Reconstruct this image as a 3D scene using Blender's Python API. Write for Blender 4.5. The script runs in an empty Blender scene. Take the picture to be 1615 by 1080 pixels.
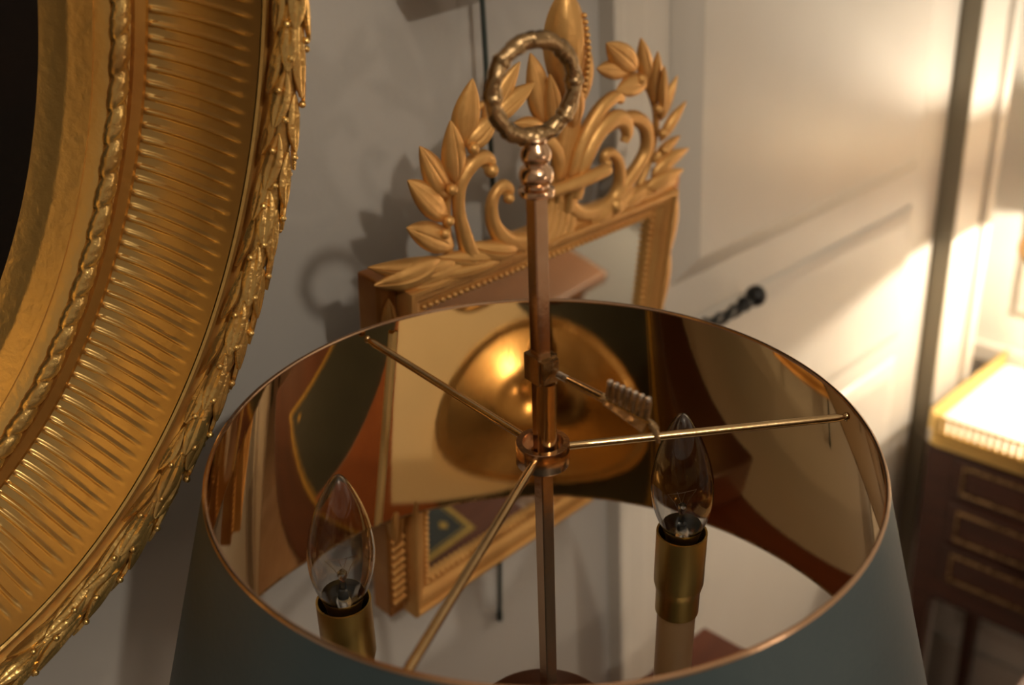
import bpy, math, random
import numpy as np
from mathutils import Vector, Matrix
random.seed(7)
PI = math.pi
sc = bpy.context.scene
COL = sc.collection

# ------------------------------------------------------------------ camera, world, light
# World: wall with door and mirror is the plane y = WY, x runs along it, room is at y < WY.
UX = np.array([0.72801879, 0.68555718, 0.0]); NX = np.array([0.68555718, -0.72801879, 0.0])
RW = np.array([UX, -NX, [0, 0, 1.0]])                    # survey frame -> room frame
def rw(p): return Vector(RW @ np.array(p, float))
WY = 0.31          # wall plane
DZ = -0.50         # desk top height
FZ = -1.25         # floor height
CZ = 1.55          # ceiling
XR = 1.335         # right wall
cam_d = bpy.data.cameras.new('camera'); cam = bpy.data.objects.new('camera', cam_d); COL.objects.link(cam)
sc.camera = cam
RC = np.array([[0.9983848672412404, -0.023863495451725156, -0.05155764199918488],
               [-0.05681247102257232, -0.41936131820452954, -0.9060399703821398],
               [0.0, 0.907505712587301, -0.42003973814558926]])
CP = rw([-0.01304237, -0.47549469, 0.27752193])
M = RW @ np.array([RC[0], -RC[1], -RC[2]]).T
_m = Matrix(M.tolist()).to_4x4(); _m.translation = CP
cam.matrix_world = _m
cam_d.sensor_width = 36.0; cam_d.lens = 1663.83 * 36 / 1615
cam_d.clip_start = 0.01
cam_d.dof.use_dof = True; cam_d.dof.focus_distance = 0.585; cam_d.dof.aperture_fstop = 5.0

sc.view_settings.view_transform = 'Standard'; sc.view_settings.look = 'None'
sc.view_settings.exposure = 0.0; sc.view_settings.gamma = 1.0
sc.view_settings.use_curve_mapping = False
w = bpy.data.worlds.new('world'); sc.world = w; w.use_nodes = True
w.node_tree.nodes['Background'].inputs[0].default_value = (0.5, 0.42, 0.34, 1)
w.node_tree.nodes['Background'].inputs[1].default_value = 0.01

def point_light(name, loc, power, color, radius):
    d = bpy.data.lights.new(name, 'POINT'); d.energy = power; d.color = color; d.shadow_soft_size = radius
    o = bpy.data.objects.new(name, d); COL.objects.link(o); o.location = loc; return o
KEY = rw([0.71, -1.40, 1.13])
point_light('ceiling_spot_light', KEY, 42, (1.0, 0.87, 0.70), 0.03)
point_light('added_fill_light', (0.55, -1.9, -0.15), 10, (1.0, 0.78, 0.58), 0.08)  # added fill, no lamp stands here; lifts the floor and lower walls
point_light('cabinet_lamp_bulb_light', (1.20, 0.02, -0.235), 12, (1.0, 0.86, 0.68), 0.012)
def area(name, loc, rot, sx, sy, power, color):
    d = bpy.data.lights.new(name, 'AREA'); d.shape = 'RECTANGLE'; d.size = sx; d.size_y = sy; d.energy = power; d.color = color
    o = bpy.data.objects.new(name, d); COL.objects.link(o); o.location = loc; o.rotation_euler = rot; return o
area('room_glow_light', (-0.6, -2.4, 1.4), (0, 0, 0), 1.6, 1.2, 1.2, (1.0, 0.85, 0.68))

# ------------------------------------------------------------------ helpers
def tag(o, label=None, cat=None, group=None, kind=None):
    if label: o['label'] = label
    if cat: o['category'] = cat
    if group: o['group'] = group
    if kind: o['kind'] = kind
    return o
def empty(name, mat=None, label=None, cat=None, group=None):
    o = bpy.data.objects.new(name, None); COL.objects.link(o)
    o.empty_display_size = 0.05
    if mat is not None: o.matrix_world = mat
    return tag(o, label, cat, group)
class MB:
    def __init__(s): s.v = []; s.f = []; s.m = []; s.mi = 0
    def add(s, v, f):
        k = len(s.v); s.v += [tuple(map(float, p)) for p in v]; s.f += [tuple(i + k for i in q) for q in f]; s.m += [s.mi] * len(f)
        return s
    def build(s, name, mat, parent=None, angle=40, off=(0, 0, 0), bevel=0, label=None, kind=None, solid=0):
        me = bpy.data.meshes.new(name)
        ov = off
        me.from_pydata([(p[0] + ov[0], p[1] + ov[1], p[2] + ov[2]) for p in s.v], [], s.f)
        for m_ in (mat if isinstance(mat, (list, tuple)) else [mat]): me.materials.append(m_)
        if any(s.m): me.polygons.foreach_set('material_index', s.m)
        me.polygons.foreach_set('use_smooth', [True] * len(me.polygons))
        me.update(); me.validate()
        me.set_sharp_from_angle(angle=math.radians(angle))
        o = bpy.data.objects.new(name, me); COL.objects.link(o)
        if parent is not None: o.parent = parent
        if bevel:
            b = o.modifiers.new('bevel', 'BEVEL'); b.width = bevel; b.segments = 2; b.limit_method = 'ANGLE'; b.angle_limit = math.radians(40)
        if label: o['label'] = label
        if kind: o['kind'] = kind
        return o
def box(x0, x1, y0, y1, z0, z1):
    v = [(x, y, z) for z in (z0, z1) for y in (y0, y1) for x in (x0, x1)]
    return v, [(0, 2, 3, 1), (4, 5, 7, 6), (0, 1, 5, 4), (2, 6, 7, 3), (0, 4, 6, 2), (1, 3, 7, 5)]
def lathe(prof, seg=48, c=(0, 0), ax=None, caps=True):
    """prof (r,z); ax(z)->(x,y) centre"""
    v = []; f = []
    for r, z in prof:
        cx, cy = ax(z) if ax else c
        for i in range(seg):
            a = 2 * PI * i / seg; v.append((cx + r * math.cos(a), cy + r * math.sin(a), z))
    n = len(prof)
    for j in range(n - 1):
        for i in range(seg):
            k = (i + 1) % seg; f.append((j * seg + i, j * seg + k, (j + 1) * seg + k, (j + 1) * seg + i))
    if caps:
        f.append(tuple(reversed(range(seg)))); f.append(tuple((n - 1) * seg + i for i in range(seg)))
    return v, f
def frames(path):
    P = [np.array(p, float) for p in path]; n = len(P); T = []
    for i in range(n):
        a = P[max(i - 1, 0)]; b = P[min(i + 1, n - 1)]; t = b - a; T.append(t / (np.linalg.norm(t) + 1e-12))
    up = np.array([0, 0, 1.0]) if abs(T[0][2]) < 0.9 else np.array([1.0, 0, 0])
    N = [up - T[0] * (up @ T[0])]; N[0] /= np.linalg.norm(N[0])
    for i in range(1, n):
        q = N[-1] - T[i] * (N[-1] @ T[i]); N.append(q / np.linalg.norm(q))
    return P, T, N
def tube(path, rad, seg=16, flat=1.0, closed=False, caps=True, fn=None):
    P, T, N = frames(path); n = len(P); v = []; f = []
    R = rad if isinstance(rad, (list, tuple)) else [rad] * n
    for i in range(n):
        B = np.cross(T[i], N[i])
        for k in range(seg):
            a = 2 * PI * k / seg; m = fn(i / (n - 1), a) if fn else 1
            v.append(P[i] + (N[i] * math.cos(a) * flat + B * math.sin(a)) * R[i] * m)
    for i in range(n - 1 + (1 if closed else 0)):
        j = (i + 1) % n
        for k in range(seg):
            l = (k + 1) % seg; f.append((i * seg + k, i * seg + l, j * seg + l, j * seg + k))
    if caps and not closed:
        f.append(tuple(reversed(range(seg)))); f.append(tuple((n - 1) * seg + k for k in range(seg)))
    return v, f
def sphere(c, r, sx=1, sy=1, sz=1, seg=14, rings=8):
    v = [(c[0], c[1], c[2] - r * sz)]; f = []
    for j in range(1, rings):
        th = PI * j / rings
        for i in range(seg):
            a = 2 * PI * i / seg
            v.append((c[0] + r * sx * math.sin(th) * math.cos(a), c[1] + r * sy * math.sin(th) * math.sin(a), c[2] - r * sz * math.cos(th)))
    v.append((c[0], c[1], c[2] + r * sz))
    for i in range(seg): f.append((0, 1 + (i + 1) % seg, 1 + i))
    for j in range(rings - 2):
        for i in range(seg):
            a = 1 + j * seg + i; b = 1 + j * seg + (i + 1) % seg; f.append((a, b, b + seg, a + seg))
    k = 1 + (rings - 2) * seg
    for i in range(seg): f.append((k + i, k + (i + 1) % seg, len(v) - 1))
    return v, f
def spline(pts, n):
    """Catmull-Rom through pts (any dimension)"""
    P = [np.array(p, float) for p in pts]; P = [2 * P[0] - P[1]] + P + [2 * P[-1] - P[-2]]
    out = []; m = len(P) - 3
    for i in range(n):
        t = i / (n - 1) * m; k = min(int(t), m - 1); t -= k
        a, b, c, d = P[k:k + 4]
        out.append(0.5 * ((2 * b) + (c - a) * t + (2 * a - 5 * b + 4 * c - d) * t * t + (3 * b - a - 3 * c + d) * t ** 3))
    return out

# ------------------------------------------------------------------ materials
def nmat(name):
    m = bpy.data.materials.new(name); m.use_nodes = True
    nt = m.node_tree; return m, nt, nt.nodes['Principled BSDF']
def mat(name, col, rough=0.5, metal=0.0, col2=None, scale=20, bump=0.0, bscale=None, rvar=0.0, coat=0.0, detail=4, stretch=None, coord='Object', spec=None, contrast=(0.35, 0.7)):
    m, nt, b = nmat(name)
    b.inputs['Base Color'].default_value = (*col, 1); b.inputs['Roughness'].default_value = rough; b.inputs['Metallic'].default_value = metal
    if coat: b.inputs['Coat Weight'].default_value = coat; b.inputs['Coat Roughness'].default_value = 0.08
    if spec is not None: b.inputs['Specular IOR Level'].default_value = spec
    if not (col2 or bump or rvar): return m
    tc = nt.nodes.new('ShaderNodeTexCoord'); mp = nt.nodes.new('ShaderNodeMapping')
    nt.links.new(tc.outputs[coord], mp.inputs[0])
    if stretch: mp.inputs['Scale'].default_value = stretch
    nz = nt.nodes.new('ShaderNodeTexNoise'); nz.inputs['Scale'].default_value = scale; nz.inputs['Detail'].default_value = detail
    nt.links.new(mp.outputs[0], nz.inputs['Vector'])
    if col2:
        r = nt.nodes.new('ShaderNodeValToRGB'); r.color_ramp.elements[0].position = contrast[0]; r.color_ramp.elements[1].position = contrast[1]
        r.color_ramp.elements[0].color = (*col, 1); r.color_ramp.elements[1].color = (*col2, 1)
        nt.links.new(nz.outputs[0], r.inputs[0]); nt.links.new(r.outputs[0], b.inputs['Base Color'])
    if rvar:
        mr = nt.nodes.new('ShaderNodeMapRange'); mr.inputs['To Min'].default_value = max(rough - rvar, 0.02); mr.inputs['To Max'].default_value = rough + rvar
        nt.links.new(nz.outputs[0], mr.inputs[0]); nt.links.new(mr.outputs[0], b.inputs['Roughness'])
    if bump:
        n2 = nt.nodes.new('ShaderNodeTexNoise'); n2.inputs['Scale'].default_value = bscale or scale * 4; n2.inputs['Detail'].default_value = 5
        nt.links.new(mp.outputs[0], n2.inputs['Vector'])
        bp = nt.nodes.new('ShaderNodeBump'); bp.inputs['Strength'].default_value = 1.0; bp.inputs['Distance'].default_value = bump
        nt.links.new(n2.outputs[0], bp.inputs['Height']); nt.links.new(bp.outputs[0], b.inputs['Normal'])
    return m
WALL = mat('grey_wall_paint', (0.42, 0.405, 0.385), 0.75, 0, (0.45, 0.435, 0.415), 3, 0.0004, 90)
DOORP = mat('cream_grey_door_paint', (0.53, 0.50, 0.45), 0.38, 0, (0.57, 0.54, 0.49), 5, 0.0003, 60)
TRIM = mat('cream_grey_trim_paint', (0.52, 0.49, 0.44), 0.4, 0, (0.56, 0.53, 0.48), 5, 0.0003, 60)
DTRIM = mat('shaded_casing_side_paint', (0.20, 0.175, 0.125), 0.6)  # casing side colour darkened to stand for its shade
WHITEW = mat('pale_panelled_wall_paint', (0.62, 0.60, 0.55), 0.6, 0, (0.66, 0.63, 0.58), 4, 0.0003, 60)
CEIL = mat('white_ceiling_paint', (0.7, 0.68, 0.64), 0.8, 0, (0.66, 0.64, 0.6), 4)
FLOOR = mat('pinkish_carpet', (0.52, 0.38, 0.31), 0.9, 0, (0.60, 0.45, 0.37), 30, 0.002, 300)
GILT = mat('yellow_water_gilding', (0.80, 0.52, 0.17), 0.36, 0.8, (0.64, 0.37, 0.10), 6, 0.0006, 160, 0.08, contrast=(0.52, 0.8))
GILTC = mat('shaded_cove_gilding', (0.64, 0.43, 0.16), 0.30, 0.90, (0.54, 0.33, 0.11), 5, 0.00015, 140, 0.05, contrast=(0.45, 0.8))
GILTD = mat('worn_red_gilding', (0.60, 0.33, 0.08), 0.32, 0.8, (0.46, 0.21, 0.05), 12, 0.0004, 120, 0.06)
GILTL = mat('carved_leaf_gilding', (0.78, 0.52, 0.18), 0.27, 0.85, (0.50, 0.27, 0.08), 30, 0.0006, 260, 0.08, contrast=(0.5, 0.75))
GILTM = mat('satin_gilding', (0.68, 0.39, 0.13), 0.44, 0.65, (0.52, 0.24, 0.07), 14, 0.0006, 120, 0.07, contrast=(0.5, 0.85))
GILTR = mat('red_bole_gilding', (0.46, 0.23, 0.065), 0.38, 0.75, (0.36, 0.14, 0.035), 16, 0.0004, 120, 0.06)
BRASS = mat('aged_brass', (0.66, 0.47, 0.25), 0.22, 1.0, (0.52, 0.35, 0.17), 40, 0.0002, 200, 0.07)
BRASSR = mat('polished_rose_brass', (0.74, 0.50, 0.33), 0.20, 1.0, (0.64, 0.41, 0.25), 30, 0.0001, 200, 0.04)
BRASSD = mat('dark_patinated_brass', (0.30, 0.20, 0.10), 0.28, 1.0, (0.46, 0.31, 0.16), 70, 0.0006, 300, 0.1)
SATINB = mat('satin_yellow_brass', (0.50, 0.34, 0.10), 0.30, 0.9, (0.44, 0.28, 0.08), 20, 0, None, 0.04)
STEEL = mat('worn_silvery_metal', (0.62, 0.55, 0.47), 0.25, 1.0, (0.42, 0.34, 0.27), 60, 0.0004, 300)
MIRB = mat('gold_mirror_lining', (0.82, 0.57, 0.27), 0.045, 1.0, (0.77, 0.52, 0.23), 8, 0.00002, 40, 0.012)
ENAMEL = mat('blue_grey_painted_metal', (0.034, 0.057, 0.066), 0.45, 0.0, (0.042, 0.067, 0.075), 12, 0.0002, 300)
CREAM = mat('cream_candle_tube', (0.58, 0.42, 0.24), 0.4, 0.0, (0.52, 0.37, 0.20), 15)
CANVAS = mat('dark_oil_painting', (0.005, 0.0035, 0.003), 0.6, 0, (0.020, 0.008, 0.004), 4, 0.0003, 200, contrast=(0.5, 0.8), spec=0.15)
BROWNW = mat('brown_wood', (0.115, 0.042, 0.011), 0.5, 0, (0.15, 0.056, 0.016), 6, 0, None, 0.05, 0.0, 6, (1, 8, 1))
MAHOG = mat('polished_mahogany', (0.085, 0.020, 0.007), 0.33, 0, (0.12, 0.030, 0.010), 6, 0, None, 0.05, 0.0, 6, (1, 8, 1))
DMAHOG = mat('dark_mahogany', (0.040, 0.012, 0.006), 0.38, 0, (0.070, 0.020, 0.010), 8, 0, None, 0.05, 0.3, 6, (1, 1, 8))
LEATHER = mat('dark_green_leather', (0.012, 0.017, 0.018), 0.42, 0, (0.018, 0.024, 0.024), 30, 0.0003, 400)
TOOL = mat('gold_tooling', (0.55, 0.36, 0.09), 0.4, 0.7, (0.42, 0.27, 0.07), 90)
FOLDER = mat('tan_leather', (0.26, 0.075, 0.022), 0.4, 0, (0.32, 0.10, 0.03), 20, 0.0002, 300)
PAPER = mat('cream_paper', (0.82, 0.76, 0.66), 0.75, 0, (0.86, 0.80, 0.70), 10)
MARBLE = mat('white_marble', (0.80, 0.77, 0.71), 0.2, 0, (0.70, 0.67, 0.62), 6, 0, None, 0, 0.3)
SEAMM = mat('bright_brass_strip', (0.95, 0.70, 0.30), 0.42, 0.7)
GALLERY = mat('lacquered_brass_gallery', (0.72, 0.52, 0.20), 0.28, 1.0)
IRON = mat('black_iron', (0.008, 0.008, 0.008), 0.35, 0.3)
RODM = mat('dark_green_painted_rod', (0.035, 0.05, 0.045), 0.5, 0.2)
BRONZE = mat('dark_red_bronze', (0.14, 0.045, 0.02), 0.35, 0.7, (0.10, 0.03, 0.015), 20)
DARK = mat('dark_socket_interior', (0.10, 0.075, 0.04), 0.35, 0.9)
MIRG, nt, b = nmat('antique_mirror_glass')
b.inputs['Base Color'].default_value = (0.74, 0.77, 0.73, 1); b.inputs['Metallic'].default_value = 1.0; b.inputs['Roughness'].default_value = 0.03
GLASS, nt, b = nmat('clear_bulb_glass')
b.inputs['Transmission Weight'].default_value = 1.0; b.inputs['Roughness'].default_value = 0.0; b.inputs['IOR'].default_value = 1.47
FILA = mat('filament_wire', (0.5, 0.45, 0.4), 0.3, 1.0)
SHADEM, nt, b = nmat('pale_fabric_lampshade')
b.inputs['Base Color'].default_value = (0.75, 0.6, 0.38, 1); b.inputs['Roughness'].default_value = 0.8
tr = nt.nodes.new('ShaderNodeBsdfTranslucent'); tr.inputs[0].default_value = (0.8, 0.55, 0.3, 1)
mx = nt.nodes.new('ShaderNodeMixShader'); mx.inputs[0].default_value = 0.22
nt.links.new(b.outputs[0], mx.inputs[1]); nt.links.new(tr.outputs[0], mx.inputs[2]); nt.links.new(mx.outputs[0], nt.nodes['Material Output'].inputs[0])

# ------------------------------------------------------------------ room
def struct(name, mb, m, parent=None, bevel=0):
    o = mb.build(name, m, parent, 35, bevel=bevel); o['kind'] = 'structure'; return o
XL = -2.6; YB = -4.2
struct('wall_back', MB().add(*box(XL, XR, WY, WY + 0.12, FZ, CZ)), WALL)
struct('wall_right', MB().add(*box(XR, XR + 0.12, YB, WY + 0.12, FZ, CZ)), WHITEW)
struct('wall_left', MB().add(*box(XL - 0.12, XL, YB, WY + 0.12, FZ, CZ)), WALL)
struct('wall_front', MB().add(*box(XL - 0.12, XR + 0.12, YB - 0.12, YB, FZ, CZ)), WALL)
struct('floor', MB().add(*box(XL - 0.12, XR + 0.12, YB - 0.12, WY + 0.12, FZ - 0.1, FZ)), FLOOR)
struct('ceiling', MB().add(*box(XL - 0.12, XR + 0.12, YB - 0.12, WY + 0.12, CZ, CZ + 0.1)), CEIL)
# door in the back wall: leaf with raised bevelled panels, left and right casing
LEAF_Y = WY - 0.006
mb = MB().add(*box(0.455, 1.142, LEAF_Y, WY + 0.03, FZ + 0.005, 0.95))
door = struct('door_1', mb, DOORP)
def raised(x0, x1, z0, z1, bev, h, y=LEAF_Y, m=DOORP, name='raised_panel', par=None):
    """raised field: outer rectangle at y, inner rectangle h nearer the room, shallow groove between"""
    r = [(x0, x1, z0, z1, y - 0.0005), (x0 + 0.004, x1 - 0.004, z0 + 0.004, z1 - 0.004, y - 0.004), (x0 + bev, x1 - bev, z0 + bev * .8, z1 - bev * .8, y - h), (x0 + bev + 0.003, x1 - bev - 0.003, z0 + bev * .8 + 0.003, z1 - bev * .8 - 0.003, y - h)]
    v = []; f = []
    for (a, b_, c, d, yy) in r: v += [(a, yy, c), (b_, yy, c), (b_, yy, d), (a, yy, d)]
    for j in range(len(r) - 1):
        for i in range(4):
            k = (i + 1) % 4; f.append((j * 4 + i, j * 4 + k, (j + 1) * 4 + k, (j + 1) * 4 + i))
    k = (len(r) - 1) * 4; f.append((k, k + 1, k + 2, k + 3)); f.append((3, 2, 1, 0))
    o = MB().add(v, f).build(name, m, par, 20); return o
raised(0.500, 1.058, -0.150, 0.86, 0.034, 0.016, par=door)
raised(0.500, 1.058, -0.408, -0.200, 0.026, 0.010, par=door)
raised(0.500, 1.058, -1.12, -0.438, 0.026, 0.010, par=door)
# casing left: flat band with a quirk line; casing right stands proud, the shade on its side is a darker coloured strip
mb = MB().add(*box(0.406, 0.455, WY - 0.013, WY + 0.02, FZ, 1.02)).add(*box(0.403, 0.418, WY - 0.019, WY + 0.02, FZ, 1.02)).add(*box(0.403, 1.26, WY - 0.02, WY + 0.02, 0.955, 1.05))
struct('trim_1', mb, TRIM, bevel=0.002)
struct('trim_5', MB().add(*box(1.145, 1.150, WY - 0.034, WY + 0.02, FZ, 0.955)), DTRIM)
mb = MB().add(*box(1.1502, 1.26, WY - 0.034, WY + 0.02, FZ, 0.955)).add(*box(1.236, 1.26, WY - 0.044, WY + 0.02, FZ, 0.955))
struct('trim_2', mb, TRIM, bevel=0.002)
mb = MB().add(*box(XR - 0.018, XR, YB, WY - 0.001, -0.535, -0.505)).add(*box(XR - 0.010, XR, YB, WY - 0.001, -0.55, -0.535))
struct('trim_3', mb, TRIM, bevel=0.003)
struct('baseboard_back', MB().add(*box(XL, 0.403, WY - 0.015, WY, FZ, FZ + 0.12)), TRIM, bevel=0.003)
struct('baseboard_right', MB().add(*box(XR - 0.015, XR, YB, WY, FZ, FZ + 0.12)), TRIM, bevel=0.003)
# wall panel mouldings on the right wall
mb = MB()
for (y0, y1, z0, z1) in ((-0.9, 0.235, -0.44, 1.3), (-0.9, 0.235, -1.08, -0.61)):
    for a in ((y0, y1, z0, z0 + 0.02), (y0, y1, z1 - 0.02, z1), (y0, y0 + 0.02, z0 + 0.02, z1 - 0.02), (y1 - 0.02, y1, z0 + 0.02, z1 - 0.02)):
        mb.add(*box(XR - 0.009, XR, a[0], a[1], a[2], a[3]))
struct('trim_4', mb, TRIM, bevel=0.003)
# door lever: twisted black iron
mb = MB(); hy = LEAF_Y - 0.030
pth = spline([(0.478, LEAF_Y, -0.195), (0.478, hy + .01, -0.195), (0.482, hy, -0.195), (0.52, hy, -0.193), (0.56, hy, -0.197), (0.60, hy, -0.195), (0.618, hy, -0.193)], 60)
mb.add(*tube(pth, [0.0062] * 60, 14, fn=lambda t, a: 1 + (0.30 * math.cos(2 * a + t * 60) if t > 0.35 else 0)))
mb.add(*sphere((0.624, hy, -0.192), 0.0125, 1, 1, 1.0)); mb.add(*sphere((0.601, hy, -0.1945), 0.0088))
lev = mb.build('door_handle', IRON, door)
mb = MB().add(*box(0.466, 0.490, LEAF_Y - 0.004, LEAF_Y, -0.30, -0.15)); mb.build('handle_plate', IRON, door, bevel=0.002)
for o in door.children: pass

# ------------------------------------------------------------------ desk
dk = empty('writing_desk', Matrix.Translation((-0.2, -0.15, FZ)), 'mahogany writing desk with gold-tooled dark leather top, standing under the mirror', 'desk')
def DK(mb, name, m, **k): return mb.build(name, m, dk, off=(0.2, 0.15, -FZ), **k)
DX0, DX1, DY0, DY1 = -0.95, 0.431, -0.60, 0.196
DK(MB().add(*box(DX0, DX1, DY0, DY1, DZ - 0.022, DZ)), 'desk_top', MAHOG, bevel=0.003)
lx0, lx1, ly0, ly1 = DX0 + 0.075, DX1 - 0.075, DY0 + 0.06, DY1 - 0.052
lea = DK(MB().add(*box(lx0, lx1, ly0, ly1, DZ - 0.001, DZ + 0.0006)), 'leather_inset', LEATHER)
mb = MB(); z0, z1 = DZ + 0.0006, DZ + 0.0010
def frame_rect(mb, x0, x1, y0, y1, wd):
    for a in ((x0, x1, y0, y0 + wd), (x0, x1, y1 - wd, y1), (x0, x0 + wd, y0 + wd, y1 - wd), (x1 - wd, x1, y0 + wd, y1 - wd)):
        mb.add(*box(a[0], a[1], a[2], a[3], z0, z1))
frame_rect(mb, lx0, lx1, ly0, ly1, 0.0055)
frame_rect(mb, lx0 + 0.008, lx1 - 0.008, ly0 + 0.008, ly1 - 0.008, 0.0012)
for sx, cx in ((1, lx0), (-1, lx1)):
    for sy, cy in ((1, ly0), (-1, ly1)):
        X, Y = cx + sx * 0.027, cy + sy * 0.027; q = 0.0065
        mb.add([(X - q, Y, z1), (X, Y - q, z1), (X + q, Y, z1), (X, Y + q, z1), (X - q, Y, z0), (X, Y - q, z0), (X + q, Y, z0), (X, Y + q, z0)],
               [(0, 1, 2, 3), (4, 5, 1, 0), (5, 6, 2, 1), (6, 7, 3, 2), (7, 4, 0, 3), (7, 6, 5, 4)])
t_ = mb.build('gold_tooling', TOOL, lea)
t_.location = (0.2, 0.15, -FZ)
DK(MB().add(*box(DX0 + 0.03, DX1 - 0.03, DY0 + 0.03, DY1 - 0.03, DZ - 0.125, DZ - 0.022)), 'apron', MAHOG, bevel=0.002)
for x in (DX0 + 0.06, DX1 - 0.06):
    for y in (DY0 + 0.06, DY1 - 0.06):
        mb = MB(); v = []
        for zz, r in ((FZ, 0.011), (DZ - 0.125, 0.022)): v += [(x - r, y - r, zz), (x + r, y - r, zz), (x + r, y + r, zz), (x - r, y + r, zz)]
        mb.add(v, [(3, 2, 1, 0), (4, 5, 6, 7)] + [(i, (i + 1) % 4, 4 + (i + 1) % 4, 4 + i) for i in range(4)])
        DK(mb, 'leg', MAHOG, bevel=0.002)

tag(MB().add(*box(0.115, 0.203, -0.24, 0.140, DZ + 0.0004, DZ + 0.0024)).build('desk_folder', FOLDER, None, bevel=0.0008), 'tan leather folder lying under the brass lamp on the desk', 'folder')
pp = MB().add(*box(-0.115, 0.115, -0.13, 0.150, 0, 0.0005)).build('paper_sheet', PAPER)
pp.matrix_world = Matrix.Translation((0.063, -0.066, DZ + 0.0025)) @ Matrix.Rotation(math.radians(15), 4, 'Z')
tag(pp, 'cream sheet of paper lying on the tan folder beneath the lamp foot', 'paper')
tag(MB().add(*box(-0.30, 0.098, 0.145, 0.192, DZ + 0.0003, DZ + 0.085)).build('added_dark_box', DMAHOG, None, bevel=0.003), 'unseen dark wooden box added along the back edge of the desk to darken the lining reflection', 'box')  # made-up box, blocks the bright wall in the shade lining's reflection
st = empty('side_table', Matrix.Translation((0.69, -0.34, FZ)), 'brown wooden side table beside the desk, its top reflected in the wall mirror', 'table')
STo = (-0.69, 0.34, -FZ)
MB().add(*box(0.47, 0.945, -0.60, -0.085, DZ - 0.02, DZ)).build('table_top', BROWNW, st, off=STo, bevel=0.003)
MB().add(*box(0.49, 0.925, -0.58, -0.105, DZ - 0.09, DZ - 0.02)).build('apron', BROWNW, st, off=STo, bevel=0.002)
for x in (0.505, 0.91):
    for y in (-0.565, -0.12): MB().add(*lathe([(0.009, FZ), (0.012, FZ + 0.02), (0.018, DZ - 0.12), (0.018, DZ - 0.09)], 20, c=(x, y))).build('leg', BROWNW, st, off=STo)

# ------------------------------------------------------------------ bouillotte lamp
TL = np.array([[0.9995247026939593, 0.0015659533778755739, 0.03078825254168568], [0.0, 0.9987090305813165, -0.05079638013999563], [-0.03082805061226374, 0.05077223675735847, 0.9982343468695628]])
ML = Matrix((RW @ TL).tolist()).to_4x4()
BZ = -0.478
base_w = ML @ Vector((0, 0, BZ)); MLb = ML.copy(); MLb.translation = base_w
lamp = empty('table_lamp', MLb, 'brass table lamp with open blue-grey metal shade lined in mirror gold and clear candle bulbs', 'lamp')
def LP(mb, name, m, par=None, **k):
    if par is None: return mb.build(name, m, lamp, off=(0, 0, -BZ), **k)
    o = mb.build(name, m, par, off=(0, 0, -BZ), **k); return o
RX, RY, HUB = -0.0150, 0.0006, 0.0037
def axc(z): return (RX * (z + HUB), RY * (z + HUB))
R1, R2, HH = 0.17, 0.2291, 0.2006
SEG = 192
seam_a = math.radians(120.9)
def cone(z): return R1 + (R2 - R1) * (-z) / HH
# shade: outer enamel skin and inner gold skin, one closed shell, two materials
def ringv(r, z): return [(r * math.cos(2 * PI * i / SEG + seam_a), r * math.sin(2 * PI * i / SEG + seam_a), z) for i in range(SEG)]
v = []; zs = [0, -0.05, -0.10, -0.15, -HH]; th = 0.0012
for z in zs: v += ringv(cone(z) + th, z)
for z in reversed(zs): v += ringv(cone(z), z)
mb = MB(); f = []; mi = []
nr = 10
for j in range(nr):
    k2 = (j + 1) % nr
    for i in range(SEG):
        k = (i + 1) % SEG; f.append((j * SEG + k, j * SEG + i, k2 * SEG + i, k2 * SEG + k)); mi.append(0 if j < 4 else 1)
mb.add(v, f); mb.m = mi
shade = LP(mb, 'lamp_shade', [ENAMEL, MIRB], angle=50)
def hoop(z, r, tr, sx=1.0):
    p = [(r * math.cos(2 * PI * i / SEG), r * math.sin(2 * PI * i / SEG), z) for i in range(SEG)]
    v = []; f = []; s = 8
    for i in range(SEG):
        a = 2 * PI * i / SEG
        for k in range(s):
            b_ = 2 * PI * k / s; rr = r + tr * sx * math.cos(b_); v.append((rr * math.cos(a), rr * math.sin(a), z + tr * math.sin(b_)))
    for i in range(SEG):
        j = (i + 1) % SEG
        for k in range(s):
            l = (k + 1) % s; f.append((i * s + k, j * s + k, j * s + l, i * s + l))
    return v, f
LP(MB().add(*hoop(0.0, R1 + 0.0006, 0.0013)), 'rim', BRASSR, shade, label='thin brass rolled rim')
LP(MB().add(*hoop(-HH, R2 + 0.0006, 0.0013)), 'rim', BRASSD, shade)
# overlap seam inside the shade
mb = MB(); v = []; f = []
prof = [(-0.0040, 0.0001), (-0.0036, 0.0012), (-0.0022, 0.0022), (-0.0008, 0.0012), (0.0006, 0.0004), (0.0020, 0.0012), (0.0026, 0.0001)]
for j in range(17):
    z = -0.009 - (HH - 0.011) * j / 16; r = cone(z)
    for s, d in prof:
        a = seam_a - s / r; v.append(((r - d) * math.cos(a), (r - d) * math.sin(a), z))
n_ = len(prof)
for j in range(16):
    for i in range(n_ - 1): f.append((j * n_ + i, j * n_ + i + 1, (j + 1) * n_ + i + 1, (j + 1) * n_ + i))
mb.add(v, f)
LP(mb, 'seam_strip', SEAMM, shade, angle=30)
r = cone(-0.028); LP(MB().add(*sphere(((r - .002) * math.cos(seam_a), (r - .002) * math.sin(seam_a), -0.028), 0.0013)), 'rivet', STEEL, shade)
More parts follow.
